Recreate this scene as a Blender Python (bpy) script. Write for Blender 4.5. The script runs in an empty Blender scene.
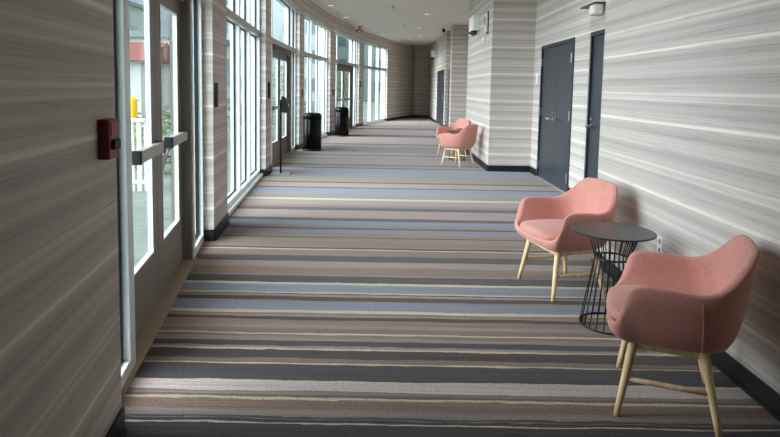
import bpy, bmesh, math, random
from mathutils import Vector, Matrix
random.seed(7)
sc = bpy.context.scene
SUN = (-.77, -.29, .27); GLOW = 15.0; SKY = 1.9; EXPO = 0.13; LAMP = 40
COL = sc.collection
PI = math.pi

# ------------------------------------------------------------------ camera model (photo frame 780x437)
FPX, CX, CY, CAMH = 588.0, 388.0, 140.0, 1.42
def _norm(v):
    l = math.sqrt(sum(a*a for a in v)); return [a/l for a in v]
_n = _norm([-120.0/FPX, 6667.0/FPX, 1.0])
_F = [-_n[2]*_n[0], -_n[2]*_n[1], 1-_n[2]*_n[2]]; _F = _norm(_F)
_X = [_n[1]*_F[2]-_n[2]*_F[1], _n[2]*_F[0]-_n[0]*_F[2], _n[0]*_F[1]-_n[1]*_F[0]]
def floor_at(u, v, z=0.0):
    d = [(u-CX)/FPX, (v-CY)/FPX, 1.0]
    r = [sum(a*b for a, b in zip(d, k)) for k in (_X, _F, _n)]
    t = (CAMH-z)/r[2]
    return r[0]*t, r[1]*t
cam = bpy.data.cameras.new('camera'); cam_o = bpy.data.objects.new('camera', cam); COL.objects.link(cam_o)
cam.sensor_width = 36.0; cam.lens = FPX/780*36
cam.shift_x = (390-CX)/780; cam.shift_y = -(218.5-CY)/780
cam.clip_start = .02; cam.clip_end = 500
R = Matrix(((_X[0], -_X[1], -_X[2]), (_F[0], -_F[1], -_F[2]), (-_n[0], _n[1], _n[2])))
cam_o.matrix_world = Matrix.Translation((0, 0, CAMH)) @ R.to_4x4()
sc.camera = cam_o

# ------------------------------------------------------------------ colour + material helpers
def lin(c):
    c = c/255.0
    return c/12.92 if c <= .04045 else ((c+.055)/1.055)**2.4
def rgb(r, g, b): return (lin(r), lin(g), lin(b), 1.0)

class NT:
    def __init__(s, name):
        m = bpy.data.materials.new(name); m.use_nodes = True
        s.m = m; s.nt = m.node_tree; s.nt.nodes.clear()
        s.out = s.add('ShaderNodeOutputMaterial')
    def add(s, t, **kw):
        n = s.nt.nodes.new(t)
        for k, v in kw.items(): setattr(n, k, v)
        return n
    def link(s, a, b): s.nt.links.new(a, b)
    def math(s, op, a, b=None, c=None):
        n = s.add('ShaderNodeMath', operation=op)
        for i, x in enumerate((a, b, c)):
            if x is None: continue
            if isinstance(x, (int, float)): n.inputs[i].default_value = x
            else: s.link(x, n.inputs[i])
        return n.outputs[0]
    def mixc(s, f, a, b, blend='MIX'):
        n = s.add('ShaderNodeMix', data_type='RGBA', blend_type=blend)
        for k, x in ((0, f), (6, a), (7, b)):
            if isinstance(x, (int, float)): n.inputs[k].default_value = x
            elif isinstance(x, tuple): n.inputs[k].default_value = x
            else: s.link(x, n.inputs[k])
        return n.outputs[2]
    def pos(s): return s.add('ShaderNodeNewGeometry').outputs['Position']
    def obj(s): return s.add('ShaderNodeTexCoord').outputs['Object']
    def scale(s, v, sx, sy, sz):
        n = s.add('ShaderNodeVectorMath', operation='MULTIPLY'); s.link(v, n.inputs[0]); n.inputs[1].default_value = (sx, sy, sz)
        return n.outputs[0]
    def noise(s, v, sc_=1.0, det=2.0, rough=.5):
        n = s.add('ShaderNodeTexNoise'); s.link(v, n.inputs['Vector'])
        n.inputs['Scale'].default_value = sc_; n.inputs['Detail'].default_value = det; n.inputs['Roughness'].default_value = rough
        return n.outputs['Fac']
    def ramp(s, f, stops, interp='LINEAR'):
        n = s.add('ShaderNodeValToRGB'); n.color_ramp.interpolation = interp
        e = n.color_ramp.elements
        e[0].position, e[0].color = stops[0]
        e[1].position, e[1].color = stops[-1]
        for p, c in stops[1:-1]:
            k = e.new(p); k.color = c
        s.link(f, n.inputs[0]); return n.outputs[0]
    def sep(s, v):
        n = s.add('ShaderNodeSeparateXYZ'); s.link(v, n.inputs[0]); return n.outputs
    def bump(s, h, strength=.3, dist=.01):
        n = s.add('ShaderNodeBump'); n.inputs['Strength'].default_value = strength; n.inputs['Distance'].default_value = dist
        s.link(h, n.inputs['Height']); return n.outputs[0]
    def bsdf(s, col, rough=.6, metal=0.0, normal=None, **kw):
        b = s.add('ShaderNodeBsdfPrincipled')
        for k, x in (('Base Color', col), ('Roughness', rough), ('Metallic', metal)):
            if isinstance(x, (int, float, tuple)): b.inputs[k].default_value = x
            else: s.link(x, b.inputs[k])
        if normal is not None: s.link(normal, b.inputs['Normal'])
        for k, x in kw.items(): b.inputs[k.replace('_', ' ')].default_value = x
        s.link(b.outputs[0], s.out.inputs[0]); return s.m

def plain(name, c, rough=.6, metal=0.0, var=.06, nscale=8.0, **kw):
    t = NT(name); f = t.noise(t.obj(), nscale, 3)
    d = t.mixc(t.math('MULTIPLY', f, var*2), c, (c[0]*.6, c[1]*.6, c[2]*.6, 1))
    return t.bsdf(d, rough, metal, **kw)
def emit(name, c, s):
    t = NT(name); e = t.add('ShaderNodeEmission'); e.inputs[0].default_value = c; e.inputs[1].default_value = s
    t.link(e.outputs[0], t.out.inputs[0]); return t.m

M = {}
# wall covering: horizontal striped print, repeat 0.465 m
def wallpaper():
    t = NT('striped_wall_covering'); p = t.pos()
    z = t.sep(p)[2]
    wob = t.noise(t.scale(p, .4, .4, 4.0), 1.0, 2)
    zz = t.math('ADD', z, t.math('MULTIPLY', t.math('SUBTRACT', wob, .5), .014))
    f = t.math('FRACT', t.math('DIVIDE', t.math('ADD', zz, 10*.465-.767), .465))
    W, W2, L, Mi, D, D2 = 236, 216, 203, 197, 182, 189
    seq = [(0, W), (.022, W), (.029, L), (.12, D), (.165, D), (.21, L), (.29, Mi), (.335, L+4), (.385, D), (.45, D), (.51, Mi), (.585, Mi), (.60, W2+6),
           (.62, W2), (.64, Mi), (.695, W2), (.715, Mi), (.745, D), (.80, Mi), (.86, D2), (.93, Mi+6), (.978, L), (.984, W), (1.0, W)]
    st = []
    for d, v in reversed(seq):
        st.append((1-d, rgb(v, v*.955, v*.908)))
    c = t.ramp(f, st)
    g1 = t.noise(t.scale(p, .13, .13, 26.0), 1.0, 3, .6)
    g2 = t.noise(t.scale(p, .6, .6, 170.0), 1.0, 2, .6)
    g3 = t.noise(t.scale(p, .2, .2, 100.0), 1.0, 3, .65)
    k = t.math('ADD', t.math('MULTIPLY', g1, .14), t.math('MULTIPLY', g2, .42)); k = t.math('ADD', k, t.math('MULTIPLY', g3, .54))
    k = t.math('ADD', k, .45)
    cc = t.add('ShaderNodeCombineColor')
    for i in range(3): t.link(k, cc.inputs[i])
    c = t.mixc(1.0, c, cc.outputs[0], 'MULTIPLY')
    # thin printed grain lines
    gv = t.noise(t.scale(p, .22, .22, 17.0), 1.0, 3, .55)
    ln = t.ramp(t.math('ABSOLUTE', t.math('SUBTRACT', t.math('FRACT', t.math('MULTIPLY', gv, 7.0)), .5)), [(0.0, (.80, .79, .78, 1)), (.05, (.97, .97, .97, 1)), (.12, (1, 1, 1, 1))])
    c = t.mixc(1.0, c, ln, 'MULTIPLY')
    return t.bsdf(c, .5, 0, t.bump(g2, .08, .003), Specular_IOR_Level=.35)
M['wall'] = wallpaper()

# carpet
KEY = {'K': (70, 66, 69), 'K2': (72, 66, 66), 'D': (72, 61, 59), 'D2': (102, 89, 84), 'B': (120, 102, 92), 'M': (135, 121, 117), 'M2': (174, 162, 158),
       'T': (124, 110, 97), 'C': (180, 169, 145), 'P': (138, 123, 117), 'G': (121, 118, 114), 'G2': (122, 114, 110), 'U': (118, 124, 137), 'L': (113, 119, 132)}
STR = [(437, 'K'), (425.2, 'C'), (424, 'K'), (421, 'G'), (420, 'K'), (418, 'G'), (416.5, 'M'), (412, 'B'), (401.5, 'C'), (399.5, 'D2'), (397, 'G2'), (393, 'M2'),
       (383, 'C'), (381.8, 'K'), (365.8, 'C'), (364.3, 'B'), (360, 'D'), (351.6, 'C'), (350, 'M'), (347.3, 'K'), (342.5, 'M'), (339, 'B'), (336, 'C'), (334.6, 'B'),
       (330, 'M'), (326.5, 'T'), (321.3, 'D'), (318, 'M'), (316, 'B'), (314.8, 'C'), (311.5, 'U'), (303.5, 'G'), (302, 'D'), (298, 'P'), (296.2, 'D'), (295, 'C'),
       (293.5, 'U'), (286, 'C'), (284, 'K2'), (277, 'G'), (275.5, 'B'), (269, 'T'), (268, 'P'), (262.6, 'K2'), (257, 'T'), (256, 'B'), (251, 'C'), (250, 'D'),
       (248.3, 'T'), (247, 'B'), (243, 'T'), (239, 'D'), (238, 'T'), (234.2, 'L'), (230, 'D'), (228.7, 'T'), (226, 'L'), (222.2, 'K2'), (219, 'P'), (215, 'M'),
       (213.5, 'P'), (211.5, 'K2'), (208.5, 'B'), (206, 'M'), (201, 'C'), (199.3, 'G'), (195, 'M'), (194, 'L'), (189, 'D'), (188, 'P'), (184, 'D'), (182.5, 'T'),
       (176.3, 'L'), (173, 'G'), (172, 'L'), (169, 'D'), (168, 'T'), (166, 'D'), (165, 'G'), (160, 'T'), (158, 'L'), (156, 'D'), (155, 'P'), (153.5, 'T'), (151, 'G'),
       (147, 'P'), (145, 'D'), (144, 'P'), (137, 'D'), (135, 'M'), (129.5, 'D'), (128, 'P'), (124, 'M'), (121.5, 'P'), (119.5, 'M')]
def carpet():
    t = NT('striped_carpet'); p = t.pos(); y = t.sep(p)[1]
    w1 = t.noise(t.scale(p, 1.6, 9.0, 1.0), 1.0, 3, .6)
    yy = t.math('ADD', y, t.math('MULTIPLY', t.math('SUBTRACT', w1, .5), .05))
    w2 = t.noise(t.scale(p, 7.0, 40.0, 1.0), 1.0, 2, .6)
    yy = t.math('ADD', yy, t.math('MULTIPLY', t.math('SUBTRACT', w2, .5), .02))
    ys = [(floor_at(380, v)[1], k) for v, k in STR]
    rnd = random.Random(3); near = []
    a = ys[0][0]
    while a > -3.2:
        a -= rnd.choice((.02, .05, .09, .13)); near.append((a, rnd.choice('KDBMTCPU')))
    near = [q for q in near[::-1] if q[0] < ys[0][0]-.14][-25:] + [(ys[0][0]-.12, 'K')]
    far = []; a = ys[-1][0]
    while a < 31: a += .35; far.append((a, rnd.choice('MPGT')))
    groups = [near + ys[:2]]
    for i in range(0, len(ys), 28): groups.append(ys[i:i+29])
    groups[-1] = groups[-1] + far[:20]
    res = None
    for gi, g in enumerate(groups):
        y0, y1 = g[0][0], g[-1][0] + .0001
        f = t.math('DIVIDE', t.math('SUBTRACT', yy, y0), y1-y0)
        c = t.ramp(f, [(min(1, max(0, (a-y0)/(y1-y0))), rgb(*KEY[k])) for a, k in g], 'CONSTANT')
        res = c if res is None else t.mixc(t.math('GREATER_THAN', yy, y0), res, c)
    st = t.noise(t.scale(p, .9, 55.0, 1), 1.0, 3, .6)
    he = t.noise(t.scale(p, 70.0, 95.0, 1), 1.0, 2, .7)
    s2 = t.noise(t.scale(p, .5, 150.0, 1), 1.0, 2, .6)
    k = t.math('ADD', t.math('MULTIPLY', st, .9), t.math('MULTIPLY', he, 1.2)); k = t.math('ADD', k, t.math('MULTIPLY', s2, .9)); k = t.math('ADD', k, -.49)
    hue = t.noise(t.scale(p, .7, 45.0, 1), 2.0, 2, .6)
    res = t.mixc(1.0, res, t.ramp(hue, [(.38, (1.0, .89, .86, 1)), (.5, (.98, .95, .91, 1)), (.62, (.97, .96, .87, 1))]), 'MULTIPLY')
    cc = t.add('ShaderNodeCombineColor')
    for i in range(3): t.link(k, cc.inputs[i])
    res = t.mixc(1.0, res, cc.outputs[0], 'MULTIPLY')
    return t.bsdf(res, .95, 0, t.bump(he, .5, .004), Specular_IOR_Level=.1, Sheen_Weight=.18, Sheen_Roughness=.4)
M['carpet'] = carpet()
M['ceiling'] = plain('painted_ceiling', rgb(238, 234, 226), .9, 0, .03, 3)
M['rubber'] = plain('black_rubber_base', rgb(19, 20, 24), .45)
M['alu'] = plain('pale_aluminium', rgb(240, 246, 246), .35, .15, .03)
M['gasket'] = plain('black_gasket', rgb(22, 23, 25), .6)
M['taupe'] = plain('taupe_painted_metal', rgb(134, 126, 118), .45, .1)
M['taupe_dark'] = plain('dark_taupe_metal', rgb(92, 84, 78), .5, .1)
M['bar'] = plain('brushed_aluminium', rgb(186, 184, 180), .35, .5)
M['thresh'] = plain('bronze_threshold', rgb(158, 138, 116), .5, .2)
M['slate'] = plain('slate_painted_door', rgb(48, 53, 59), .38, 0, .05, 2)
M['slate_frame'] = plain('slate_painted_frame', rgb(40, 44, 49), .4)
M['chrome'] = plain('polished_chrome', rgb(225, 225, 228), .12, 1.0, .01)
M['steel'] = plain('satin_steel', rgb(150, 152, 155), .35, .8)
M['black'] = plain('black_powder_coat', rgb(30, 30, 32), .4, .1)
M['tabletop'] = plain('charcoal_tabletop', rgb(42, 41, 42), .33, .0)
M['gloss_black'] = plain('glossy_black_bin', rgb(5, 6, 6), .2, 0, .02, Specular_IOR_Level=.16)
M['white'] = plain('white_plastic', rgb(232, 231, 226), .4, 0, .02)
M['offwhite'] = plain('off_white_casing', rgb(236, 236, 231), .45, 0, .02)
M['grey'] = plain('grey_plastic', rgb(140, 140, 138), .5)
M['red'] = plain('red_alarm_casing', rgb(150, 34, 36), .4)
M['darkred'] = plain('dark_red_alarm_casing', rgb(120, 34, 34), .45)
M['copper'] = plain('copper_casing', rgb(186, 150, 136), .4, .2)
M['lamp'] = emit('lit_lamp_lens', (1, .95, .88, 1), .8)
M['brown'] = plain('brown_metal', rgb(70, 52, 44), .5)

def glassmat():
    t = NT('thin_window_glass')
    tr = t.add('ShaderNodeBsdfTransparent'); tr.inputs[0].default_value = (.935, .965, .955, 1)
    gl = t.add('ShaderNodeBsdfGlossy'); gl.inputs['Roughness'].default_value = .02
    lw = t.add('ShaderNodeLayerWeight'); lw.inputs[0].default_value = .5
    fr = t.math('ADD', .02, t.math('MULTIPLY', t.math('POWER', lw.outputs['Facing'], 5.0), .35))
    mx = t.add('ShaderNodeMixShader'); t.link(fr, mx.inputs[0]); t.link(tr.outputs[0], mx.inputs[1]); t.link(gl.outputs[0], mx.inputs[2])
    t.link(mx.outputs[0], t.out.inputs[0]); return t.m
M['glass'] = glassmat()

def fabric(name, c):
    t = NT(name); p = t.obj()
    w = t.noise(p, 200, 2, .7); b = t.noise(p, 14, 3)
    k = t.math('ADD', t.math('MULTIPLY', w, 1.0), t.math('MULTIPLY', b, .22)); k = t.math('ADD', k, .39)
    cc = t.add('ShaderNodeCombineColor')
    for i in range(3): t.link(k, cc.inputs[i])
    return t.bsdf(t.mixc(1.0, c, cc.outputs[0], 'MULTIPLY'), .92, 0, t.bump(w, .45, .004), Sheen_Weight=.25, Specular_IOR_Level=.15)
M['fabric'] = fabric('salmon_wool_fabric', rgb(204, 142, 128))
M['piping'] = plain('salmon_stitching', rgb(186, 112, 102), .8)
def wood():
    t = NT('pale_beech_wood'); p = t.obj()
    g = t.noise(t.scale(p, 40, 40, 4), 1.0, 3)
    return t.bsdf(t.ramp(g, [(.3, rgb(216, 178, 124)), (.7, rgb(240, 214, 166))]), .42)
M['wood'] = wood()
def leaf(name, a, b):
    t = NT(name); return t.bsdf(t.ramp(t.noise(t.obj(), 5, 3), [(.35, a), (.65, b)]), .7)
M['leaf'] = leaf('green_leaves', rgb(78, 104, 66), rgb(130, 156, 98))
M['leaf_dry'] = leaf('dry_brown_leaves', rgb(110, 88, 70), rgb(140, 140, 96))
M['bark'] = plain('grey_bark', rgb(112, 100, 88), .8)
M['yellow'] = plain('yellow_bollard_paint', rgb(250, 205, 10), .45)
M['rail'] = plain('white_railing_paint', rgb(205, 212, 210), .5)
M['shed'] = plain('white_shed_boards', rgb(186, 192, 190), .6)
M['redroof'] = plain('red_brown_roof', rgb(120, 62, 56), .6)
def facade(name, c1, c2, sx, sz):
    t = NT(name); return t.bsdf(t.mixc(t.noise(t.obj(), .6, 3), c1, c2), .7)
M['facade'] = facade('pale_render', rgb(168, 182, 184), rgb(186, 196, 196), 1, 1)
M['facade_warm'] = facade('cream_render', rgb(176, 176, 168), rgb(190, 188, 180), 1, 1)
M['pane_far'] = plain('distant_window_glass', rgb(120, 140, 150), .2)
M['roofgrey'] = plain('grey_roofing', rgb(116, 124, 130), .6)
def paver():
    t = NT('pale_paving'); p = t.pos()
    b = t.add('ShaderNodeTexBrick'); t.link(p, b.inputs['Vector'])
    b.inputs['Color1'].default_value = rgb(108, 118, 110); b.inputs['Color2'].default_value = rgb(116, 124, 117); b.inputs['Mortar'].default_value = rgb(92, 100, 94)
    b.inputs['Scale'].default_value = 1.0; b.inputs['Mortar Size'].default_value = .012; b.inputs['Brick Width'].default_value = 1.2; b.inputs['Row Height'].default_value = .3
    return t.bsdf(b.outputs[0], .8)
M['paver'] = paver()
M['lawn'] = leaf('mown_grass', rgb(84, 112, 66), rgb(116, 140, 88))

# ------------------------------------------------------------------ object helpers
def tag(o, label=None, cat=None, group=None, kind=None):
    if label: o['label'] = label
    if cat: o['category'] = cat
    if group: o['group'] = group
    if kind: o['kind'] = kind
    return o
def empty(name, loc=(0, 0, 0), rz=0.0):
    o = bpy.data.objects.new(name, None); o.empty_display_size = .05; COL.objects.link(o)
    o.location = loc; o.rotation_euler = (0, 0, rz); return o
def finish(name, bm, mat, parent=None, smooth=False, loc=None, rz=0.0, recalc=True):
    if recalc: bmesh.ops.recalc_face_normals(bm, faces=bm.faces)
    me = bpy.data.meshes.new(name); bm.to_mesh(me); bm.free()
    if smooth:
        for p in me.polygons: p.use_smooth = True
    me.materials.append(mat)
    o = bpy.data.objects.new(name, me); COL.objects.link(o)
    if parent: o.parent = parent
    if loc: o.location = loc
    o.rotation_euler = (0, 0, rz)
    return o
def box(bm, x0, x1, y0, y1, z0, z1, bev=0.0):
    vs = [bm.verts.new((x, y, z)) for z in (z0, z1) for y in (y0, y1) for x in (x0, x1)]
    fs = [bm.faces.new([vs[i] for i in f]) for f in ((0, 2, 3, 1), (4, 5, 7, 6), (0, 1, 5, 4), (2, 6, 7, 3), (0, 4, 6, 2), (1, 3, 7, 5))]
    if bev > 0:
        es = list({e for f in fs for e in f.edges})
        bmesh.ops.bevel(bm, geom=es, offset=bev, segments=2, affect='EDGES', profile=.6)
def part_box(name, mat, parent, x0, x1, y0, y1, z0, z1, bev=0.0, smooth=False):
    bm = bmesh.new(); box(bm, x0, x1, y0, y1, z0, z1, bev); return finish(name, bm, mat, parent, smooth)
def tube(bm, pts, radii, n=12, cap=True):
    pts = [Vector(p) for p in pts]
    if isinstance(radii, (int, float)): radii = [radii]*len(pts)
    rings = []; up = None
    for i, p in enumerate(pts):
        d = (pts[min(i+1, len(pts)-1)] - pts[max(i-1, 0)]).normalized()
        if up is None:
            a = Vector((0, 0, 1)) if abs(d.z) < .9 else Vector((1, 0, 0))
            up = (a - d*a.dot(d)).normalized()
        else: up = (up - d*up.dot(d)).normalized()
        s = d.cross(up)
        rings.append([bm.verts.new(p + (up*math.cos(2*PI*k/n) + s*math.sin(2*PI*k/n))*radii[i]) for k in range(n)])
    for a, b in zip(rings, rings[1:]):
        for k in range(n): bm.faces.new((a[k], a[(k+1) % n], b[(k+1) % n], b[k]))
    if cap: bm.faces.new(rings[0][::-1]); bm.faces.new(rings[-1])
def part_tube(name, mat, parent, pts, r, n=12):
    bm = bmesh.new(); tube(bm, pts, r, n); return finish(name, bm, mat, parent, True)
def lathe(bm, prof, n=48, close=True):
    rings = []
    for r, z in prof:
        if r < 1e-5: rings.append([bm.verts.new((0, 0, z))])
        else: rings.append([bm.verts.new((r*math.cos(2*PI*k/n), r*math.sin(2*PI*k/n), z)) for k in range(n)])
    for a, b in zip(rings, rings[1:]):
        for k in range(n):
            if len(a) == 1: bm.faces.new((a[0], b[k], b[(k+1) % n]))
            elif len(b) == 1: bm.faces.new((a[k], a[(k+1) % n], b[0]))
            else: bm.faces.new((a[k], a[(k+1) % n], b[(k+1) % n], b[k]))
def part_lathe(name, mat, parent, prof, n=48, smooth=True):
    bm = bmesh.new(); lathe(bm, prof, n); o = finish(name, bm, mat, parent, smooth)
    return o
def ring(bm, R_, z, r, n=48, m=8):
    pts = []
    rows = [[bm.verts.new(((R_+r*math.cos(2*PI*j/m))*math.cos(2*PI*i/n), (R_+r*math.cos(2*PI*j/m))*math.sin(2*PI*i/n), z+r*math.sin(2*PI*j/m))) for j in range(m)] for i in range(n)]
    for i in range(n):
        for j in range(m): bm.faces.new((rows[i][j], rows[(i+1) % n][j], rows[(i+1) % n][(j+1) % m], rows[i][(j+1) % m]))
def prism(bm, poly, z0, z1):
    lo = [bm.verts.new((x, y, z0)) for x, y in poly]; hi = [bm.verts.new((x, y, z1)) for x, y in poly]
    n = len(poly)
    bm.faces.new(lo[::-1]); bm.faces.new(hi)
    for i in range(n): bm.faces.new((lo[i], lo[(i+1) % n], hi[(i+1) % n], hi[i]))
def copy_tree(o, parent=None):
    c = o.copy(); COL.objects.link(c)
    if parent: c.parent = parent
    for ch in list(o.children): copy_tree(ch, c)
    return c
def structure(o): o['kind'] = 'structure'; return o

CEIL = 3.5
# ------------------------------------------------------------------ plan points
PIERS = [((-.25, -3.0), (-1.068, 2.295)),            # near wall
         ((-1.575, 5.28), (-1.645, 5.99)),
         ((-1.925, 9.22), (-1.955, 9.80)),
         ((-2.02, 13.32), (-2.00, 13.92)),
         ((-1.72, 17.23), (-1.625, 17.85)),
         ((-1.09, 21.45), (-.955, 22.15)),
         ((-.08, 25.45), (.02, 25.75))]
FARPOLY = [(.02, 25.75), (.55, 27.6), (1.25, 29.3), (2.35, 29.3)]
def off(a, b, d):
    dx, dy = b[0]-a[0], b[1]-a[1]; l = math.hypot(dx, dy)
    return (-dy/l*d, dx/l*d)
WT = .30   # wall thickness
# floor and ceiling
bm = bmesh.new()
inner = [(-.25, -3.0)] + [p for pr in PIERS for p in pr][1:] + FARPOLY[1:]
outer_poly = [(p[0]-.16, p[1]) for p in inner[:-2]] + [(1.25, 29.45), (3.2, 29.45), (3.2, -3.1), (-.56, -3.1)]
prism(bm, outer_poly, -.12, 0.0); structure(finish('floor', bm, M['carpet']))
bm = bmesh.new()
cp = [(p[0]-.30, p[1]) for p in inner[:-2]] + [(1.2, 29.6), (3.3, 29.6), (3.3, -3.2), (-.7, -3.2)]
prism(bm, cp, CEIL, CEIL+.25); structure(finish('ceiling', bm, M['ceiling']))

# left wall: piers and the band above the glazing
WTOP = 3.15
bm = bmesh.new()
for a, b in PIERS:
    ox, oy = off(a, b, WT)
    prism(bm, [a, b, (b[0]+ox, b[1]+oy), (a[0]+ox, a[1]+oy)], 0, CEIL)
BAYS = [(PIERS[i][1], PIERS[i+1][0]) for i in range(6)]
for a, b in BAYS:
    ox, oy = off(a, b, WT)
    prism(bm, [a, b, (b[0]+ox, b[1]+oy), (a[0]+ox, a[1]+oy)], WTOP, CEIL)
structure(finish('wall_left', bm, M['wall']))
bm = bmesh.new()
for a, b in zip(FARPOLY, FARPOLY[1:]):
    ox, oy = off(a, b, WT)
    prism(bm, [a, b, (b[0]+ox, b[1]+oy), (a[0]+ox, a[1]+oy)], 0, CEIL)
structure(finish('wall_far', bm, M['wall']))
# right side walls
XR, XD = 1.75, 2.50
YN, YB0, YB1 = 4.85, 10.23, 13.35
def wall(name, x0, x1, y0, y1, z0=0, z1=CEIL):
    bm = bmesh.new(); box(bm, x0, x1, y0, y1, z0, z1); return structure(finish(name, bm, M['wall']))
wall('wall_right', XR, 3.0, -3.0, YN)
# recess wall with two door openings
D1 = (8.02, 9.74); D2 = (6.45, 7.38); DH = 2.15
bm = bmesh.new()
for y0, y1, z0, z1 in ((YN, D2[0], 0, CEIL), (D2[1], D1[0], 0, CEIL), (D1[1], YB0, 0, CEIL), (D2[0], D2[1], DH, CEIL), (D1[0], D1[1], DH, CEIL)):
    box(bm, XD, 3.0, y0, y1, z0, z1)
structure(finish('wall_recess', bm, M['wall']))
wall('wall_column', XR+.01, 3.0, YB0, YB1)
XF = 2.03
wall('wall_alcove', 2.85, 3.0, YB1, 19.3)
wall('wall_fin', XF, 3.0, 19.3, 19.75)
bm = bmesh.new(); box(bm, 2.27, 3.0, 19.75, 21.3, 0, CEIL); structure(finish('wall_niche', bm, M['wall']))
# far right wall, with a door
FA, FB = (2.035, 21.3), (1.96, 29.3)
def fx(y): return FA[0] + (FB[0]-FA[0])*(y-FA[1])/(FB[1]-FA[1])
DF = (21.75, 24.6)
bm = bmesh.new()
for y0, y1, z0 in ((21.3, DF[0], 0), (DF[1], 29.4, 0), (DF[0], DF[1], 2.15)):
    prism(bm, [(fx(y0), y0), (3.0, y0), (3.0, y1), (fx(y1), y1)], z0, CEIL)
structure(finish('wall_distant', bm, M['wall']))
wall('wall_back', -.8, 3.0, -3.2, -3.0)

# ------------------------------------------------------------------ baseboards
BH, BT = .105, .012
def baseboard(name, poly, closed=False, side=-1):
    bm = bmesh.new()
    for a, b in zip(poly, poly[1:]):
        ox, oy = off(a, b, side*BT)
        prism(bm, [a, b, (b[0]+ox, b[1]+oy), (a[0]+ox, a[1]+oy)], 0, BH)
        ox, oy = off(a, b, side*BT*1.6)
        prism(bm, [a, b, (b[0]+ox, b[1]+oy), (a[0]+ox, a[1]+oy)], 0, .02)
    return structure(finish(name, bm, M['rubber']))
e = BT
for i, (a, b) in enumerate(PIERS):
    la, lb = off(a, b, .10), off(a, b, .10)
    poly = [a, b] if i == 0 else [(a[0]+la[0], a[1]+la[1]), a, b] if i < 6 else [(a[0]+la[0], a[1]+la[1]), a, b] + FARPOLY[1:3] + [(1.95, 29.3)]
    baseboard('baseboard_left', poly, side=-1)
baseboard('baseboard_right', [(XR, -3.0), (XR, YN), (XD, YN), (XD, D2[0])], side=1)
baseboard('baseboard_recess', [(XD, D2[1]), (XD, D1[0])], side=1)
baseboard('baseboard_column', [(XD, D1[1]), (XD, YB0), (XR+.01, YB0), (XR+.01, YB1), (2.85, YB1), (2.85, 19.3), (XF, 19.3), (XF, 19.75)], side=1)
baseboard('baseboard_niche', [(2.27, 19.75), (2.27, 21.3), FA, (fx(DF[0]), DF[0])], side=1)
baseboard('baseboard_far', [(fx(DF[1]), DF[1]), FB], side=1)

# ------------------------------------------------------------------ glazing (local: x along the wall, y outward, z up)
SB = .09     # frame front set back from the pier face
FD = .11     # frame depth
TR0, TR1 = 2.17, 2.26
def bay(a, b):
    L = math.hypot(b[0]-a[0], b[1]-a[1]); ang = math.atan2(b[1]-a[1], b[0]-a[0])
    return L, ang
def window(n, a, b, cuts):
    L, ang = bay(a, b)
    root = structure(empty('window_%d' % n, (a[0], a[1], 0), ang))
    y0, y1 = SB, SB+FD
    bm = bmesh.new()
    box(bm, 0, .06, y0, y1, 0, WTOP, .004); box(bm, L-.03, L, y0, y1, 0, WTOP, .004)
    box(bm, .06, L-.03, y0, y1, WTOP-.06, WTOP, .004); box(bm, .06, L-.03, y0, y1, 0.0, .10, .004)
    box(bm, -.0, L, y0-.05, y0, 0.0, .045, .004)
    finish('window_frame', bm, M['alu'], root)
    bm = bmesh.new(); box(bm, .06, L-.03, y0-.01, y1, TR0, TR1, .004); finish('transom_bar', bm, M['bar'], root)
    cs = [0] + [c*L for c in cuts] + [L]
    for c in cs[1:-1]:
        for z0, z1 in ((.10, TR0), (TR1, WTOP-.06)):
            part_box('mullion', M['alu'], root, c-.03, c+.03, y0, y1, z0, z1, .003)
    for i in range(len(cs)-1):
        l, r = cs[i]+(.06 if i == 0 else .03), cs[i+1]-(.03 if i == len(cs)-2 else .03)
        for z0, z1 in ((.10, TR0), (TR1, WTOP-.06)):
            p = part_box('pane', M['glass'], root, l+.012, r-.012, y0+.06, y0+.068, z0+.012, z1-.012)
            bm = bmesh.new()
            for bx in ((l, l+.012, z0, z1), (r-.012, r, z0, z1), (l+.012, r-.012, z0, z0+.012), (l+.012, r-.012, z1-.012, z1)):
                box(bm, bx[0], bx[1], y0+.055, y0+.073, bx[2], bx[3])
            finish('gasket', bm, M['gasket'], p)
    return root
def door_leaf(root, l, r, hinge_left, y0, handle=True):
    """taupe glazed leaf between l and r"""
    h = 2.08; st = .145; t0, t1 = y0+.08, y0+.104
    bm = bmesh.new()
    box(bm, l, l+st, t0, t1, .012, h, .003); box(bm, r-st, r, t0, t1, .012, h, .003)
    box(bm, l+st, r-st, t0, t1, h-.13, h); box(bm, l+st, r-st, t0, t1, .012, .36)
    lf = finish('door_leaf', bm, M['taupe'], root)
    p = part_box('pane', M['glass'], lf, l+st+.012, r-st-.012, t0+.010, t0+.016, .372, h-.142)
    bm = bmesh.new()
    for a0, a1, z0, z1 in ((l+st, l+st+.012, .36, h-.13), (r-st-.012, r-st, .36, h-.13), (l+st+.012, r-st-.012, .36, .372), (l+st+.012, r-st-.012, h-.142, h-.13)):
        box(bm, a0, a1, t0-.004, t1+.002, z0, z1, .001)
    finish('glazing_bead', bm, M['alu'], lf)
    if handle:
        bm = bmesh.new(); box(bm, l+.25, r-.04, t0-.055, t0-.010, .985, 1.055, .008); box(bm, l+.25, l+.30, t0-.012, t0, .99, 1.05); box(bm, r-.09, r-.04, t0-.012, t0, .99, 1.05)
        hb = finish('push_bar', bm, M['bar'], lf)
        bm = bmesh.new(); box(bm, l+.225, l+.252, t0-.057, t0, .982, 1.058, .004); box(bm, r-.042, r-.02, t0-.057, t0, .982, 1.058, .004); finish('end_cap', bm, M['gasket'], hb)
    return lf
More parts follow.
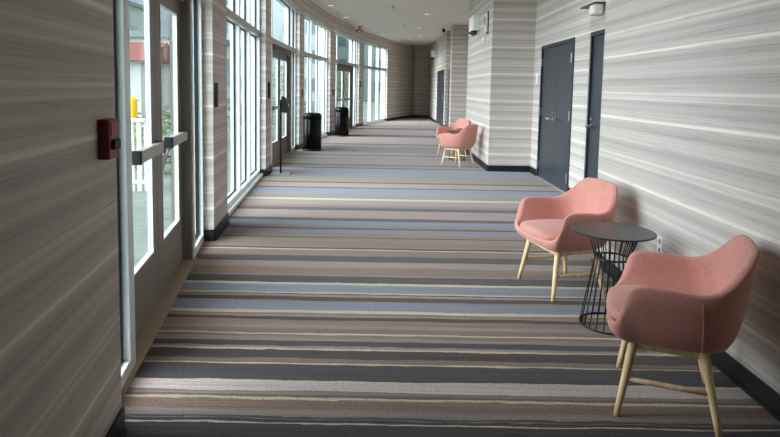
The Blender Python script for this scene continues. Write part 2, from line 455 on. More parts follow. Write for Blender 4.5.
def entrance(n, a, b, near_w, far_w, ns=.06):
    L, ang = bay(a, b)
    root = structure(empty('door_%d' % n, (a[0], a[1], 0), ang))
    y0, y1 = SB, SB+.16
    dl, dr = near_w, L-far_w
    bm = bmesh.new()
    for x0, x1, zb, zt in ((0, ns, 0, WTOP), (dl-.10, dl, 0, TR0), (dr, dr+.07, 0, TR0), (L-.03, L, 0, WTOP)):
        box(bm, x0, x1, y0, y1, zb, zt, .004)
    box(bm, ns, L-.03, y0, y1, WTOP-.06, WTOP, .004)
    box(bm, ns, dl-.10, y0, y1, 0, .07, .004); box(bm, dr+.07, L-.03, y0, y1, 0, .07, .004)
    finish('door_frame', bm, M['alu'], root)
    bm = bmesh.new(); box(bm, ns, L-.03, y0-.01, y1, TR0, TR1, .004); finish('transom_bar', bm, M['bar'], root)
    tx = [ns, dl-.03, dr+.03, L-.03]
    for c in tx[1:3]: part_box('mullion', M['alu'], root, c-.03, c+.03, y0, y1, TR1, WTOP-.06, .003)
    rects = [(ns, dl-.10, .07, TR0), (dr+.07, L-.03, .07, TR0)]
    for i in range(3): rects.append((tx[i]+(.03 if i else 0), tx[i+1]-(.03 if i < 2 else 0), TR1, WTOP-.06))
    for l, r, z0, z1 in rects:
        p = part_box('pane', M['glass'], root, l+.012, r-.012, y0+.05, y0+.058, z0+.012, z1-.012)
        bm = bmesh.new()
        g2 = .03 if (z0 < 1 and l < dl-.2 and n == 1) else .012; gw = .012
        for bx in ((l, l+gw, z0, z1), (r-g2, r+.001, z0, z1), (l+gw, r-g2, z0, z0+.012), (l+gw, r-g2, z1-.012, z1)):
            box(bm, bx[0], bx[1], y0+.035, y0+.065, bx[2], bx[3])
        finish('gasket', bm, M['gasket'], p)
    # taupe jamb posts and header
    bm = bmesh.new(); box(bm, dl, dl+.05, y0+.07, y1, 0, 2.17); box(bm, dr-.04, dr, y0+.01, y1, 0, 2.17); box(bm, dl+.05, dr-.04, y0+.05, y1, 2.10, 2.17)
    finish('door_jamb', bm, M['taupe'], root)
    mid = (dl+dr)/2
    door_leaf(root, dl+.053, mid-.003, True, y0); door_leaf(root, mid+.003, dr-.043, False, y0)
    bm = bmesh.new(); box(bm, dl+.10, dr-.10, y0-.02, y0+.05, 2.07, 2.165, .006); finish('door_operator', bm, M['taupe_dark'], root)
    bm = bmesh.new()
    for c in (dl+.45, dr-.45):
        tube(bm, [(c, y0-.02, 2.06), (c+.17, y0+.02, 2.045)], .012, 8)
    finish('closer_arm', bm, M['bar'], root)
    bm = bmesh.new(); box(bm, dl-.3, dr, y0-.025, y1+.02, 0, .010, .003); structure(finish('trim_%d' % n, bm, M['thresh'], None, loc=(a[0], a[1], 0), rz=ang))
    return root
entrance(1, *BAYS[0], .60, .57, .06)
window(1, *BAYS[1], (.42, .685))
entrance(2, *BAYS[2], .62, .62)
window(2, *BAYS[3], (.36, .68))
entrance(3, *BAYS[4], .62, .62)
window(3, *BAYS[5], (.38, .69))

# ------------------------------------------------------------------ slate doors on the right
def slate_door(n, x, y0, y1, leaves, h=DH, handles=True):
    root = structure(empty('door_%d' % n, (x, (y0+y1)/2, 0)))
    W = y1-y0
    bm = bmesh.new()
    box(bm, -.012, .10, -W/2, -W/2+.05, 0, h); box(bm, -.012, .10, W/2-.05, W/2, 0, h); box(bm, -.012, .10, -W/2+.05, W/2-.05, h-.05, h)
    finish('door_frame', bm, M['slate_frame'], root)
    seg = (W-.10)/leaves
    for i in range(leaves):
        l = -W/2+.05+seg*i
        lf = part_box('door_leaf', M['slate'], root, .012, .055, l+.003, l+seg-.003, .012, h-.053)
        hinge_y = l+.004 if i == 0 else l+seg-.004
        for hz in (.22, 1.08, 1.88):
            bm = bmesh.new(); tube(bm, [(-.020, hinge_y, hz-.07), (-.020, hinge_y, hz+.07)], .013, 10)
            box(bm, -.022, .012, hinge_y-.008, hinge_y+.008, hz-.06, hz+.06)
            finish('hinge', bm, M['steel'], lf)
        if handles:
            hy = l+seg-.07 if i == 0 else l+.07
            dirn = -1 if i == 0 else 1
            bm = bmesh.new()
            tube(bm, [(.012, hy, 1.0), (-.004, hy, 1.0)], .03, 20); tube(bm, [(.0, hy, 1.0), (-.05, hy, 1.0), (-.06, hy+dirn*.02, 1.0), (-.06, hy+dirn*.15, 1.0)], .015, 10)
            finish('lever_handle', bm, M['chrome'], lf)
            bm = bmesh.new(); tube(bm, [(.012, hy, 1.09), (-.006, hy, 1.09)], .022, 16); finish('lock_cylinder', bm, M['chrome'], lf)
    # kick strip / pale threshold
    bm = bmesh.new(); box(bm, -.03, .10, -W/2+.05, W/2-.05, 0, .012, .003); finish('threshold', bm, M['bar'], root)
    return root
slate_door(4, XD, D1[0], D1[1], 2)
slate_door(5, XD, D2[0], D2[1], 1)
slate_door(6, fx(23.2)-.0, DF[0], DF[1], 2, 2.15)
# door leaf standing open, edge-on, at the niche
root = structure(empty('door_7', (2.16, 20.0, 0)))
lf = part_box('door_leaf', M['slate'], root, -.025, .025, .32, 1.26, .012, 2.13, .002)
part_box('hinge', M['steel'], lf, -.03, -.024, 1.20, 1.26, 1.0, 1.12)

# ------------------------------------------------------------------ armchairs
def catmull(P, n):
    out = []
    m = len(P)
    for i in range(m-1):
        p0, p1, p2, p3 = P[max(i-1, 0)], P[i], P[i+1], P[min(i+2, m-1)]
        for k in range(n):
            t = k/n
            out.append(tuple(.5*((2*b)+(-a+c)*t+(2*a-5*b+4*c-d)*t*t+(-a+3*b-3*c+d)*t**3) for a, b, c, d in zip(p0, p1, p2, p3)))
    out.append(P[-1]); return out
def chair_shell_bm():
    RIM = [(0, .268, .402), (.13, .268, .402), (.238, .257, .406), (.289, .236, .424), (.305, .215, .466), (.311, .198, .525), (.316, .178, .578), (.321, .125, .601), (.326, .02, .600),
           (.326, -.085, .594), (.312, -.158, .610), (.282, -.215, .652), (.245, -.260, .706), (.203, -.292, .750), (.14, -.311, .768), (0, -.318, .772)]
    BASE = [(0, .195, .336), (.10, .195, .336), (.165, .188, .335), (.20, .170, .334), (.215, .15, .334), (.222, .13, .334), (.226, .10, .334), (.228, .05, .334), (.226, -.02, .334),
            (.218, -.08, .334), (.202, -.13, .334), (.175, -.168, .334), (.145, -.19, .334), (.115, -.205, .334), (.08, -.212, .334), (0, -.215, .334)]
    MID = [(0, .256, .342), (.13, .256, .342), (.238, .245, .342), (.288, .218, .343), (.303, .19, .344), (.307, .165, .345), (.309, .12, .346), (.311, .05, .347), (.311, -.03, .347),
           (.304, -.12, .347), (.284, -.19, .347), (.25, -.238, .345), (.205, -.255, .343), (.16, -.263, .341), (.105, -.267, .339), (0, -.27, .338)]
    n = 4
    def full(P):
        h = catmull(P, n)
        return h + [(-x, y, z) for x, y, z in h[-2:0:-1]]
    rim, base, mid = full(RIM), full(BASE), full(MID)
    N = len(rim)
    th = .038
    def inward(i):
        a, b = rim[(i-1) % N], rim[(i+1) % N]
        tx, ty = b[0]-a[0], b[1]-a[1]
        # blend tangent normal with the direction to the centre, so steep parts behave
        cx_, cy_ = -rim[i][0], (-.02-rim[i][1])
        l = math.hypot(cx_, cy_) or 1
        nx, ny = cx_/l, cy_/l
        return nx, ny
    bm = bmesh.new()
    rows = []
    c0 = bm.verts.new((0, .0, .331))
    K = 9
    for k in range(K+1):
        t = k/K; r = []
        for i in range(N):
            b, m_, r_ = base[i], mid[i], rim[i]
            q = tuple((1-t)**2*b[j]+2*t*(1-t)*m_[j]+t*t*r_[j] for j in range(3))
            r.append(q)
        rows.append(r)
    # rounded lip
    lip = []
    for a, up, inn in ((0, .010, .010), (1, .014, .5), (2, .010, .99)):
        r = []
        for i in range(N):
            nx, ny = inward(i)
            f = (.15, .5, .85)[a]
            r.append((rim[i][0]+nx*th*f, rim[i][1]+ny*th*f, rim[i][2]+up))
        rows.append(r)
    # inner wall
    for k in range(0, K+1):
        t = 1-k/K; r = []
        for i in range(N):
            nx, ny = inward(i)
            r_ = (rim[i][0]+nx*th, rim[i][1]+ny*th, rim[i][2]-.002)
            m_ = (mid[i][0]+nx*th*1.15, mid[i][1]+ny*th*1.15, .40)
            b = (base[i][0]*.96, base[i][1]*.96, .388)
            m_ = (m_[0], m_[1], min(m_[2], r_[2]-.002)); b = (b[0], b[1], min(b[2], r_[2]-.004))
            r.append(tuple((1-t)**2*b[j]+2*t*(1-t)*m_[j]+t*t*r_[j] for j in range(3)))
        rows.append(r)
    vr = [[bm.verts.new(p) for p in r] for r in rows]
    for a, b in zip(vr, vr[1:]):
        for i in range(N): bm.faces.new((a[i], a[(i+1) % N], b[(i+1) % N], b[i]))
    c1 = bm.verts.new((0, .0, .380))
    for i in range(N):
        bm.faces.new((c0, vr[0][(i+1) % N], vr[0][i])); bm.faces.new((c1, vr[-1][i], vr[-1][(i+1) % N]))
    return bm
def pad_bm():
    bm = bmesh.new(); N = 64
    def outline(s, z, n=3.2):
        r = []
        for i in range(N):
            a = 2*PI*i/N; c, s_ = math.cos(a), math.sin(a)
            x = .248*s*math.copysign(abs(c)**(2/n), c); y = math.copysign(abs(s_)**(2/n), s_)
            y = y*s*.238+.036
            # narrower at the rear
            if y < 0: x *= 1-.35*(-y/.25)**1.5
            r.append(bm.verts.new((x, y, z - .004 + .012*(1-((x/.25)**2))*(1 if z > .42 else 0))))
        return r
    rows = [outline(s, z) for s, z in ((.90, .405), (.97, .410), (1.0, .420), (1.005, .432), (.985, .446), (.93, .455), (.80, .459), (.55, .462), (.25, .463))]
    for a, b in zip(rows, rows[1:]):
        for i in range(N): bm.faces.new((a[i], a[(i+1) % N], b[(i+1) % N], b[i]))
    bm.faces.new(rows[0][::-1]); bm.faces.new(rows[-1]); return bm
def make_armchair():
    root = empty('armchair')
    sh = finish('upholstered_shell', chair_shell_bm(), M['fabric'], root, True)
    for s in (-1, 1):
        bm = bmesh.new()
        tube(bm, [(s*x, y, z) for x, y, z in ((.326, -.095, .575), (.320, -.1, .52), (.309, -.105, .455), (.292, -.108, .402), (.266, -.105, .362), (.238, -.10, .342))], .0028, 6)
        finish('seam', bm, M['piping'], sh, True)
    finish('seat_cushion', pad_bm(), M['fabric'], root, True)
    tops = {}
    for sx in (-1, 1):
        for sy in (-1, 1):
            top = Vector((sx*.195, .150 if sy > 0 else -.125, .330)); foot = Vector((sx*.248, .205 if sy > 0 else -.195, 0))
            tops[(sx, sy)] = (top, foot)
            bm = bmesh.new(); pts = [foot.lerp(top, k/6) for k in range(7)]
            tube(bm, pts, [.0125+.008*(k/6)**.8 for k in range(7)], 16)
            finish('leg', bm, M['wood'], root, True)
    for sx in (-1, 1):
        a = tops[(sx, 1)]; b = tops[(sx, -1)]
        p, q = a[1].lerp(a[0], .50), b[1].lerp(b[0], .50)
        bm = bmesh.new(); tube(bm, [p, p.lerp(q, .3), p.lerp(q, .7), q], [.009, .0115, .0115, .009], 12); finish('stretcher', bm, M['wood'], root, True)
    def rail(p, q, h, w):
        bm = bmesh.new(); d = (q-p).normalized(); s = Vector((-d.y, d.x, 0))*w/2
        lo = Vector((0, 0, -h)); vs = []
        for P_ in (p, q):
            for o_ in (s, -s): vs += [bm.verts.new(P_+o_), bm.verts.new(P_+o_+lo)]
        for f in ((0, 1, 3, 2), (4, 6, 7, 5), (0, 4, 5, 1), (2, 3, 7, 6), (0, 2, 6, 4), (1, 5, 7, 3)): bm.faces.new([vs[i] for i in f])
        return bm
    t = {k: v[0] for k, v in tops.items()}
    up = Vector((0, 0, .008))
    for k1, k2 in (((-1, 1), (1, 1)), ((-1, -1), (1, -1)), ((-1, 1), (-1, -1)), ((1, 1), (1, -1))):
        finish('seat_rail', rail(t[k1]+up, t[k2]+up, .036, .022), M['wood'], root)
    return root
ch = make_armchair()
def put(o, x, y, facing):
    o.location = (x, y, 0); o.rotation_euler = (0, 0, math.atan2(facing[1], facing[0]) - PI/2)
CH = [((1.312, 2.63), (-.925, .38), 'salmon pink armchair nearest the viewer, standing before the striped wall at the right edge'),
      ((1.27, 4.16), (-.965, -.25), 'salmon pink armchair just behind the near black wire side table, by the recessed dark doors'),
      ((1.32, 10.98), (-.78, .62), 'distant salmon armchair with its rounded back turned to us, beside the wall corner'),
      ((1.38, 12.55), (-.86, -.50), 'farthest salmon armchair, half hidden behind the other distant armchair')]
for i, ((x, y), fc, lb) in enumerate(CH):
    o = ch if i == 0 else copy_tree(ch)
    put(o, x, y, fc); tag(o, lb, 'armchair', 'salmon armchairs along the right wall')

# ------------------------------------------------------------------ wire side tables
def make_table():
    root = empty('side_table')
    part_lathe('tabletop', M['tabletop'], root, [(0, .576), (.236, .576), (.241, .578), (.241, .584), (.238, .587), (0, .587)], 72, False)
    for nm, R_, z, r in (('base_ring', .170, .006, .006), ('waist_ring', .100, .420, .006), ('top_ring', .150, .571, .005)):
        bm = bmesh.new(); ring(bm, R_, z, r, 60, 8); finish(nm, bm, M['black'], root, True)
    for k in range(24):
        a = 2*PI*k/24
        P = [(R_*math.cos(a), R_*math.sin(a), z) for R_, z in ((.170, .006), (.103, .403), (.100, .420), (.103, .436), (.150, .573))]
        bm = bmesh.new(); tube(bm, P, .0036, 6); finish('rod', bm, M['black'], root, True)
    return root
tb = make_table()
tb.location = (1.375, 3.50, 0); tag(tb, 'round black wire side table between the two near armchairs', 'side table', 'black wire side tables')
t2 = copy_tree(tb); t2.location = (1.40, 11.82, 0); tag(t2, 'black wire side table between the two distant armchairs', 'side table', 'black wire side tables')

# ------------------------------------------------------------------ litter bins
def make_bin():
    root = empty('trash_can')
    part_lathe('body', M['gloss_black'], root, [(0, .012), (.205, .012), (.208, .02), (.208, .70), (.205, .705), (0, .705)], 56)
    part_lathe('base_band', M['black'], root, [(0, 0), (.212, 0), (.212, .03), (.207, .034), (0, .034)], 56)
    bm = bmesh.new(); lathe(bm, [(.204, .703), (.209, .704), (.209, .77), (.203, .80), (.186, .828), (.16, .842), (.115, .846), (.11, .842), (.105, .76), (0, .755)], 56)
    finish('lid', bm, M['gloss_black'], root, True)
    return root
b1 = make_bin(); b1.location = (-1.70, 13.12, 0); tag(b1, 'glossy black cylindrical trash can nearer to us, by the second glass door', 'trash can', 'black trash cans by the windows')
b2 = copy_tree(b1); b2.location = (-1.36, 17.15, 0); tag(b2, 'glossy black cylindrical trash can farther away, by the third glass door', 'trash can', 'black trash cans by the windows')

# ------------------------------------------------------------------ hand sanitizer stand
hs = empty('sanitizer_stand', (-1.74, 9.50, 0), .1)
tag(hs, 'black hand sanitizer dispenser on a thin pole with a shiny floor plate', 'sanitizer stand')
part_box('base_plate', M['bar'], hs, -.15, .15, -.17, .17, 0, .014, .004)
part_tube('pole', M['black'], hs, [(0, 0, .01), (0, 0, 1.2)], .016, 14)
bm = bmesh.new()
prof = [(.015, 1.0), (.10, 1.0), (.112, 1.02), (.115, 1.14), (.10, 1.20), (.07, 1.245), (.03, 1.262), (.015, 1.262)]
A = [bm.verts.new((x, -.06, z)) for x, z in prof]; B = [bm.verts.new((x, .06, z)) for x, z in prof]
bm.faces.new(A); bm.faces.new(B[::-1])
for i in range(len(prof)): bm.faces.new((A[i], A[(i+1) % len(prof)], B[(i+1) % len(prof)], B[i]))
dp = finish('dispenser', bm, M['black'], hs)
part_box('nozzle', M['copper'], dp, .05, .09, -.02, .02, .985, 1.0)

# ------------------------------------------------------------------ things on the walls
def on_left(i, s, lat, z):
    """point on pier i, a fraction s along it, standing proud by lat"""
    a, b = PIERS[i]; ox, oy = off(a, b, 1); t = math.atan2(b[1]-a[1], b[0]-a[0])
    return (a[0]+(b[0]-a[0])*s-ox*lat, a[1]+(b[1]-a[1])*s-oy*lat, z), t
# local: x along wall (increasing depth), y outward => room is -y
a, b = PIERS[0]; Ln = math.hypot(b[0]-a[0], b[1]-a[1])
loc, t = on_left(0, 1-.155/Ln, 0, 1.145)
pl = empty('fire_alarm_pull', loc, t); tag(pl, 'dark red fire alarm pull station on the near shaded wall by the glass door', 'fire alarm')
part_box('casing', M['darkred'], pl, -.055, .055, -.040, 0, 0, .145, .005)
part_box('pull_handle', M['gasket'], pl, -.035, .035, -.054, -.040, .035, .07, .004)
part_box('label_plate', M['red'], pl, -.042, .042, -.044, -.040, .085, .135, .002)
def switch(i, s, z, label, mat, name, cat, w=.075, h=.12, group=None):
    loc, t = on_left(i, s, 0, z)
    r = empty(name, loc, t); tag(r, label, cat, group)
    part_box('casing', mat, r, -w/2, w/2, -.028, 0, -h/2, h/2, .004)
    part_box('button', M['grey'] if mat is not M['red'] else M['white'], r, -.018, .018, -.034, -.028, -.02, .02, .003)
    return r
switch(1, .12, 1.33, 'dark grey access button box on the first pier after the near door', M['taupe_dark'], 'access_button', 'wall switch', .06, .22)
switch(2, .45, 1.35, 'black access button box on the pier left of the sanitizer dispenser', M['gasket'], 'access_button', 'wall switch', .09, .26)
switch(3, .55, 1.27, 'small red alarm box on the pier above the nearer trash can', M['red'], 'alarm_box', 'fire alarm', .12, .16)
switch(4, .60, 1.27, 'small red alarm box on the pier above the farther trash can', M['darkred'], 'alarm_box', 'fire alarm', .14, .18)
switch(5, .35, 1.55, 'tiny dark alarm box on the farthest pier between door and window', M['darkred'], 'alarm_box', 'fire alarm', .14, .2)

def emergency_light(x, y, z, label, sc_=1.0):
    r = empty('emergency_light', (x+.004, y, z)); tag(r, label, 'emergency light', 'white emergency lights high on the right wall')
    part_box('casing', M['offwhite'], r, -.13*sc_, 0, -.30*sc_, .30*sc_, -.10, .19, .012)
    for yy in (-.13*sc_, .13*sc_):
        bm = bmesh.new(); tube(bm, [(-.07, yy, -.09), (-.105, yy, -.155)], [.045, .07], 16)
        finish('lamp_head', bm, M['black'], r, True)
    return r
emergency_light(XR+.01, 12.0, 2.69, 'white emergency light box high on the wall above the distant armchairs')
emergency_light(fx(26.4), 26.4, 2.92, 'tiny white emergency light on the farthest wall above the far dark door', 1.1)
def strobe(x, y, z, label):
    r = empty('horn_strobe', (x+.004, y, z)); tag(r, label, 'alarm strobe', 'wall strobes beside the emergency lights')
    part_box('backplate', M['black'], r, -.02, 0, -.09, .09, -.20, .20, .004)
    part_box('casing', M['offwhite'], r, -.055, -.02, -.08, .08, -.17, .17, .01)
    part_box('lens', M['grey'], r, -.07, -.055, -.04, .04, -.04, .10, .01)
    return r
strobe(XR+.01, 10.72, 2.62, 'grey and black alarm strobe on the wall right of the emergency light box')
strobe(fx(24.9), 24.9, 2.88, 'distant alarm strobe on the farthest wall above the far dark door')
# small white knob under the strobe
kn = part_lathe('wall_sensor', M['white'], None, [(0, 0), (.05, 0), (.05, .03), (.03, .06), (0, .065)], 24)
kn.location = (XR+.01, 10.95, 2.36); kn.rotation_euler = (0, -PI/2, 0); tag(kn, 'small round white sensor just below the grey alarm strobe', 'sensor')
# motion sensor over the recess doors
ms = empty('motion_sensor', (XD+.004, 7.03, 2.345)); tag(ms, 'white wall sensor on a dark bracket above the second dark door', 'sensor')
part_box('bracket', M['taupe_dark'], ms, -.14, 0, -.10, .42, .10, .118, .003)
bm = bmesh.new(); box(bm, -.13, -.02, -.08, .12, -.02, .10, .02); finish('casing', bm, M['white'], ms, True)
# card holder beside the double door
cd = part_box('sign_holder', M['offwhite'], None, -.012, 0, -.05, .05, -.09, .09, .003)
cd.location = (XD, 9.98, 1.63); tag(cd, 'small pale sign holder on the recess wall left of the dark double doors', 'sign holder')
# outlet
ol = empty('wall_outlet', (XR, 3.68, .45)); tag(ol, 'pale electrical outlet low on the striped wall behind the near armchair', 'outlet')
part_box('plate', M['offwhite'], ol, -.006, 0, -.036, .036, -.058, .058, .002)
for zz in (-.028, .028): part_box('socket', M['grey'], ol, -.009, -.006, -.014, .014, zz-.014, zz+.014, .002)
# camera at the ceiling near the far corner
sec = empty('security_camera', (1.86, 20.6, CEIL)); tag(sec, 'small black security camera hanging from the ceiling by the far niche', 'security camera')
part_lathe('mount', M['black'], sec, [(0, 0), (.06, 0), (.06, -.04), (0, -.04)], 24)
part_lathe('dome', M['gloss_black'], sec, [(.055, -.04), (.055, -.07), (.04, -.11), (.02, -.125), (0, -.128)], 24)
# twin-head light by the left wall at the ceiling
tw = empty('ceiling_fixture', (-1.04, 20.3, CEIL)); tag(tw, 'copper coloured two-headed fixture on the ceiling above the third glass door', 'light fixture')
part_lathe('mount', M['copper'], tw, [(0, 0), (.09, 0), (.09, -.03), (0, -.03)], 24)
part_tube('stem', M['brown'], tw, [(0, 0, -.03), (0, 0, -.12)], .02, 10)
for s in (-1, 1):
    bm = bmesh.new(); tube(bm, [(s*.015, 0, -.10), (s*.05, -.03, -.13), (s*.085, -.07, -.18)], [.025, .04, .055], 18); finish('lamp_head', bm, M['copper'], tw, True)

# ------------------------------------------------------------------ ceiling downlights and sprinklers
def ceil_at(u, v): return floor_at(u, v, CEIL)
DL = [(331, 5.5), (345.7, 17.4), (427, 14.2), (419, 27.8), (383, 34.5)]
DLP = [ceil_at(u, v) for u, v in DL] + [(.2, 9.6), (1.9, 7.4), (.2, 6.0), (1.1, 12.4), (.35, 2.6), (1.2, 23.6)]  # directly placed downlights are added fill, the last one for the dark far wall
dl0 = empty('ceiling_downlight', (0, 0, CEIL))
part_lathe('trim_ring', M['white'], dl0, [(.075, -.004), (.105, -.006), (.11, 0), (.075, 0)], 32)
part_lathe('lens', M['lamp'], dl0, [(0, -.003), (.074, -.003), (.074, -.001), (0, -.001)], 32)
LBL = ['ceiling downlight at the top left of the view, nearest the windows', 'ceiling downlight over the second window, just left of the copper fixture', 'brightest ceiling downlight, right of the middle of the ceiling',
       'ceiling downlight beyond the brightest one, toward the far end', 'faint farthest ceiling downlight beside the left wall curve'] + ['ceiling downlight above the corridor, out of the picture']*5 + ['small ceiling downlight near the far end, beside the farthest sprinkler head']
for i, (x, y) in enumerate(DLP):
    o = dl0 if i == 0 else copy_tree(dl0)
    o.location = (x, y, CEIL); tag(o, LBL[i], 'ceiling light', 'recessed ceiling downlights')
    la = bpy.data.lights.new('downlight_lamp', 'SPOT'); la.energy = (4 if i in (0, 1, 4) else LAMP*2.2 if y > 22 else LAMP) if y > 3 else 3; la.spot_size = math.radians(125); la.spot_blend = 1.0; la.shadow_soft_size = .07; la.color = (1, .95, .89)
    lo = bpy.data.objects.new('downlight_lamp', la); COL.objects.link(lo); lo.location = (0, 0, -.02); lo.parent = o
SPR = [ceil_at(393, 6.2), ceil_at(338, 11.7), ceil_at(405, 24.8), ceil_at(414.5, 36.8)]
sp0 = empty('sprinkler_head', (0, 0, CEIL))
part_lathe('escutcheon', M['steel'], sp0, [(0, -.012), (.03, -.012), (.055, 0), (0, 0)], 24)
part_lathe('deflector', M['steel'], sp0, [(0, -.012), (.012, -.012), (.012, -.05), (.035, -.05), (.035, -.056), (0, -.056)], 16)
for i, ((x, y), lb) in enumerate(zip(SPR, ['sprinkler head nearest us in the middle of the ceiling', 'sprinkler head between the two left downlights', 'sprinkler head left of the two right downlights', 'farthest sprinkler head near the end of the ceiling'])):
    o = sp0 if i == 0 else copy_tree(sp0)
    o.location = (x, y, CEIL+.003); tag(o, lb, 'sprinkler', 'ceiling sprinkler heads')

# ------------------------------------------------------------------ outside
bm = bmesh.new(); box(bm, -90, 60, -60, 160, -.5, -.14); structure(finish('lawn', bm, M['lawn']))
bm = bmesh.new(); box(bm, -12, .5, -25, 24.0, -.15, -.05); box(bm, -12, -1.2, 24.0, 60, -.15, -.05); box(bm, -1.2, .3, 26.5, 60, -.15, -.05); structure(finish('pavement', bm, M['paver']))
bo = empty('bollard', (-4.35, 10.0, -.05)); tag(bo, 'bright yellow safety bollard outside the near glass door', 'bollard')
part_lathe('post', M['yellow'], bo, [(0, 0), (.075, 0), (.075, 1.18), (.055, 1.23), (0, 1.25)], 28)
part_lathe('collar', M['roofgrey'], bo, [(0, 0), (.11, 0), (.11, .02), (.076, .03), (0, .03)], 28)
ra = empty('railing', (-3.6, 8.0, -.05)); tag(ra, 'low white railing on the paving outside the near glass door', 'railing')
part_box('top_rail', M['rail'], ra, -.55, .30, -.04, .04, .95, 1.0, .008); part_box('bottom_rail', M['rail'], ra, -.55, .30, -.025, .025, .10, .15, .006)
for k in range(9): part_box('picket', M['rail'], ra, -.53+k*.10, -.47+k*.10, -.015, .015, 0, .95)
sh = empty('shed', (-6.9, 14.8, -.05)); tag(sh, 'small white shed with a red-brown roof outside the near door', 'shed')
part_box('wall', M['shed'], sh, -1.2, 1.1, -1, 1, 0, 2.05)
bm = bmesh.new()
A = [bm.verts.new(p) for p in ((-1.4, -1.25, 2.0), (1.35, -1.25, 2.0), (1.35, 1.25, 2.0), (-1.4, 1.25, 2.0), (-1.4, 0, 2.5), (1.35, 0, 2.5))]
for f in ((0, 1, 5, 4), (2, 3, 4, 5), (0, 4, 3), (1, 2, 5), (0, 3, 2, 1)): bm.faces.new([A[i] for i in f])
finish('roof', bm, M['redroof'], sh)
def shrub(name, x, y, h, w, mat, label, n=260, group=None, trunk=0.0, seed=1):
    rnd = random.Random(seed)
    r = empty(name, (x, y, -.10)); tag(r, label, 'tree' if trunk else 'shrub', group)
    bm = bmesh.new()
    for k in range(n):
        a, cz = rnd.uniform(0, 2*PI), rnd.uniform(-1, 1); rr = rnd.random()**.4
        px, py, pz = w*rr*math.sqrt(1-cz*cz)*math.cos(a), w*rr*math.sqrt(1-cz*cz)*math.sin(a), trunk+(h-trunk)*(.5+.5*rr*cz)
        s = rnd.uniform(.05, .10)*(.6+h*.25)
        q = Matrix.Rotation(rnd.uniform(0, 6.28), 3, 'Z') @ Matrix.Rotation(rnd.uniform(-1.2, 1.2), 3, 'X')
        vs = [bm.verts.new(Vector((px, py, pz)) + q @ Vector(c)*s) for c in ((-1, 0, 0), (0, -.45, .1), (1, 0, 0), (0, .45, .1))]
        bm.faces.new(vs)
    finish('foliage', bm, mat, r, recalc=False)
    bm = bmesh.new()
    for k in range(5):
        a = 2*PI*k/5; t_ = trunk if trunk else .05
        tube(bm, [(0, 0, 0), (.02*math.cos(a), .02*math.sin(a), t_*.8), (w*.5*math.cos(a), w*.5*math.sin(a), t_+(h-t_)*.6)], [.03+.02*h*(trunk > 0)*.4, .02+.01*h*(trunk > 0)*.4, .008], 6)
    finish('stem', bm, M['bark'], r, True)
    return r
SH = [(-3.75, 9.6, 1.15, .5, 'leaf', 'leafy green shrub outside, seen through the far leaf of the near door'),
      (-5.3, 11.3, 1.5, .6, 'leaf_dry', 'dry brownish shrub outside beside the yellow bollard'),
      (-4.0, 11.2, 1.2, .55, 'leaf', 'green shrub outside behind the leafy shrub by the near door'),
      (-4.2, 13.4, 1.3, .6, 'leaf', 'round green shrub outside beyond the first tall window'),
      (-4.3, 16.4, 1.2, .6, 'leaf', 'green shrub outside, seen through the second glass door'),
      (-4.2, 20.0, 1.2, .6, 'leaf', 'green shrub outside beyond the second tall window'),
      (-4.0, 25.5, 1.4, .7, 'leaf', 'green shrub outside, seen through the third glass door'),
      (-2.6, 34.0, 1.6, .9, 'leaf', 'green shrub outside beyond the farthest window')]
for i, (x, y, h, w, m_, lb) in enumerate(SH): shrub('shrub', x, y, h, w, M[m_], lb, 260, 'shrubs outside the windows', 0, 10+i)
TRS = [(-7.5, 24, 2.6, .9, 'pale green tree outside beyond the second glass door'), (-6.2, 36, 2.9, 1.2, 'green tree outside beyond the third glass door'), (-3.2, 46, 3.1, 1.4, 'green tree outside beyond the farthest window'),
       ]
for i, (x, y, h, w, lb) in enumerate(TRS): shrub('tree', x, y, h, w, M['leaf'], lb, 500, 'trees outside the windows', 1.0, 40+i)
def building(name, x, y, w, d, h, mat, label, floors, cols):
    r = empty(name, (x, y, -.14)); tag(r, label, 'building', None)
    part_box('wall', mat, r, -w/2, w/2, -d/2, d/2, 0, h)
    part_box('roof', M['roofgrey'], r, -w/2-.3, w/2+.3, -d/2-.3, d/2+.3, h, h+.35)
    fh = h/floors
    for f in range(floors):
        for c in range(cols):
            cx_ = -w/2+(c+.5)*w/cols
            part_box('window', M['pane_far'], r, cx_-w/cols*.22, cx_+w/cols*.22, -d/2-.06, -d/2+.02, f*fh+fh*.35, f*fh+fh*.8)
        for c in range(2):
            cy_ = -d/2+(c+.5)*d/2
            part_box('window', M['pane_far'], r, w/2-.02, w/2+.06, cy_-d*.08, cy_+d*.08, f*fh+fh*.35, f*fh+fh*.8)
building('apartment_tower', -13.5, 70, 12, 10, 34, M['facade'], 'tall pale tower block far outside, seen above the second glass door', 11, 5)
building('office_block', -2.5, 78, 9, 8, 17, M['facade'], 'pale office block far outside the farthest window', 6, 4)
building('low_house', -18, 38, 14, 8, 4.2, M['facade_warm'], 'low pale house with grey roof outside behind the white shed', 1, 4)
building('long_building', -34, 55, 18, 12, 9, M['facade_warm'], 'long pale building far outside to the left', 3, 5)

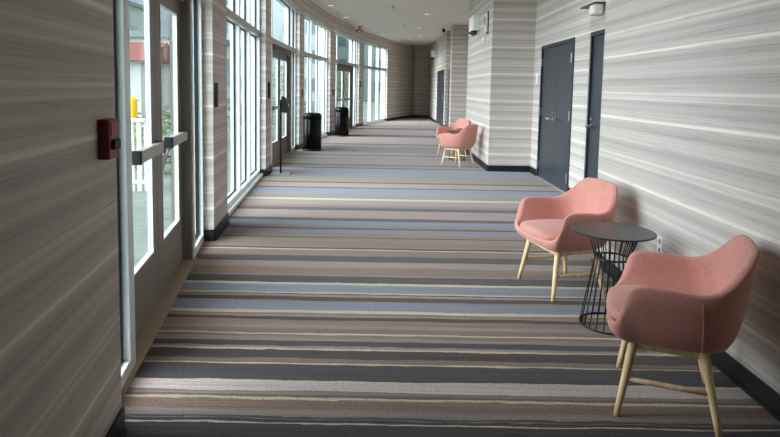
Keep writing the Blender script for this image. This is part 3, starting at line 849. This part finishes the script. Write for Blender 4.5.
# ------------------------------------------------------------------ daylight: overcast sky, brighter overhead
w = bpy.data.worlds.new('hazy_sky'); sc.world = w; w.use_nodes = True
nt = w.node_tree; nt.nodes.clear()
def wn(t, **kw):
    n = nt.nodes.new(t)
    for k, v in kw.items(): setattr(n, k, v)
    return n
o_ = wn('ShaderNodeOutputWorld'); bg = wn('ShaderNodeBackground'); tc = wn('ShaderNodeTexCoord'); sx = wn('ShaderNodeSeparateXYZ'); rp = wn('ShaderNodeValToRGB')
nt.links.new(tc.outputs['Generated'], sx.inputs[0]); nt.links.new(sx.outputs[2], rp.inputs[0]); nt.links.new(bg.outputs[0], o_.inputs[0])
e_ = rp.color_ramp.elements
e_[0].position = 0.0; e_[0].color = (.20, .25, .27, 1)
e_[1].position = 1.0; e_[1].color = (.95, .98, 1.0, 1)
k_ = e_.new(.18); k_.color = (.27, .36, .41, 1)
k_ = e_.new(.5); k_.color = (.70, .78, .84, 1)
# hazy bright patch of sky, south-west, where the sun stands behind thin cloud
dv = wn('ShaderNodeVectorMath', operation='DOT_PRODUCT'); nt.links.new(tc.outputs['Generated'], dv.inputs[0]); dv.inputs[1].default_value = Vector(SUN).normalized()
mr = wn('ShaderNodeMapRange', interpolation_type='SMOOTHSTEP'); nt.links.new(dv.outputs['Value'], mr.inputs[0])
mr.inputs[1].default_value = .62; mr.inputs[2].default_value = 1.0; mr.inputs[3].default_value = 0.0; mr.inputs[4].default_value = GLOW
gc = wn('ShaderNodeMix', data_type='RGBA', blend_type='MULTIPLY'); gc.inputs[0].default_value = 1.0; gc.inputs[6].default_value = (.90, .97, 1.10, 1); nt.links.new(mr.outputs[0], gc.inputs[7])
sm = wn('ShaderNodeVectorMath', operation='SCALE'); nt.links.new(rp.outputs[0], sm.inputs[0]); sm.inputs['Scale'].default_value = SKY
ad = wn('ShaderNodeVectorMath', operation='ADD'); nt.links.new(sm.outputs[0], ad.inputs[0]); nt.links.new(gc.outputs[2], ad.inputs[1])
nt.links.new(ad.outputs[0], bg.inputs[0]); bg.inputs[1].default_value = 1.0

sc.view_settings.view_transform = 'Standard'; sc.view_settings.look = 'None'; sc.view_settings.gamma = 1.0; sc.view_settings.use_curve_mapping = False
sc.view_settings.exposure = EXPO
sc.cycles.use_denoising = True
sc.cycles.max_bounces = 12; sc.cycles.diffuse_bounces = 8; sc.cycles.transparent_max_bounces = 24
sc.cycles.sample_clamp_indirect = 10
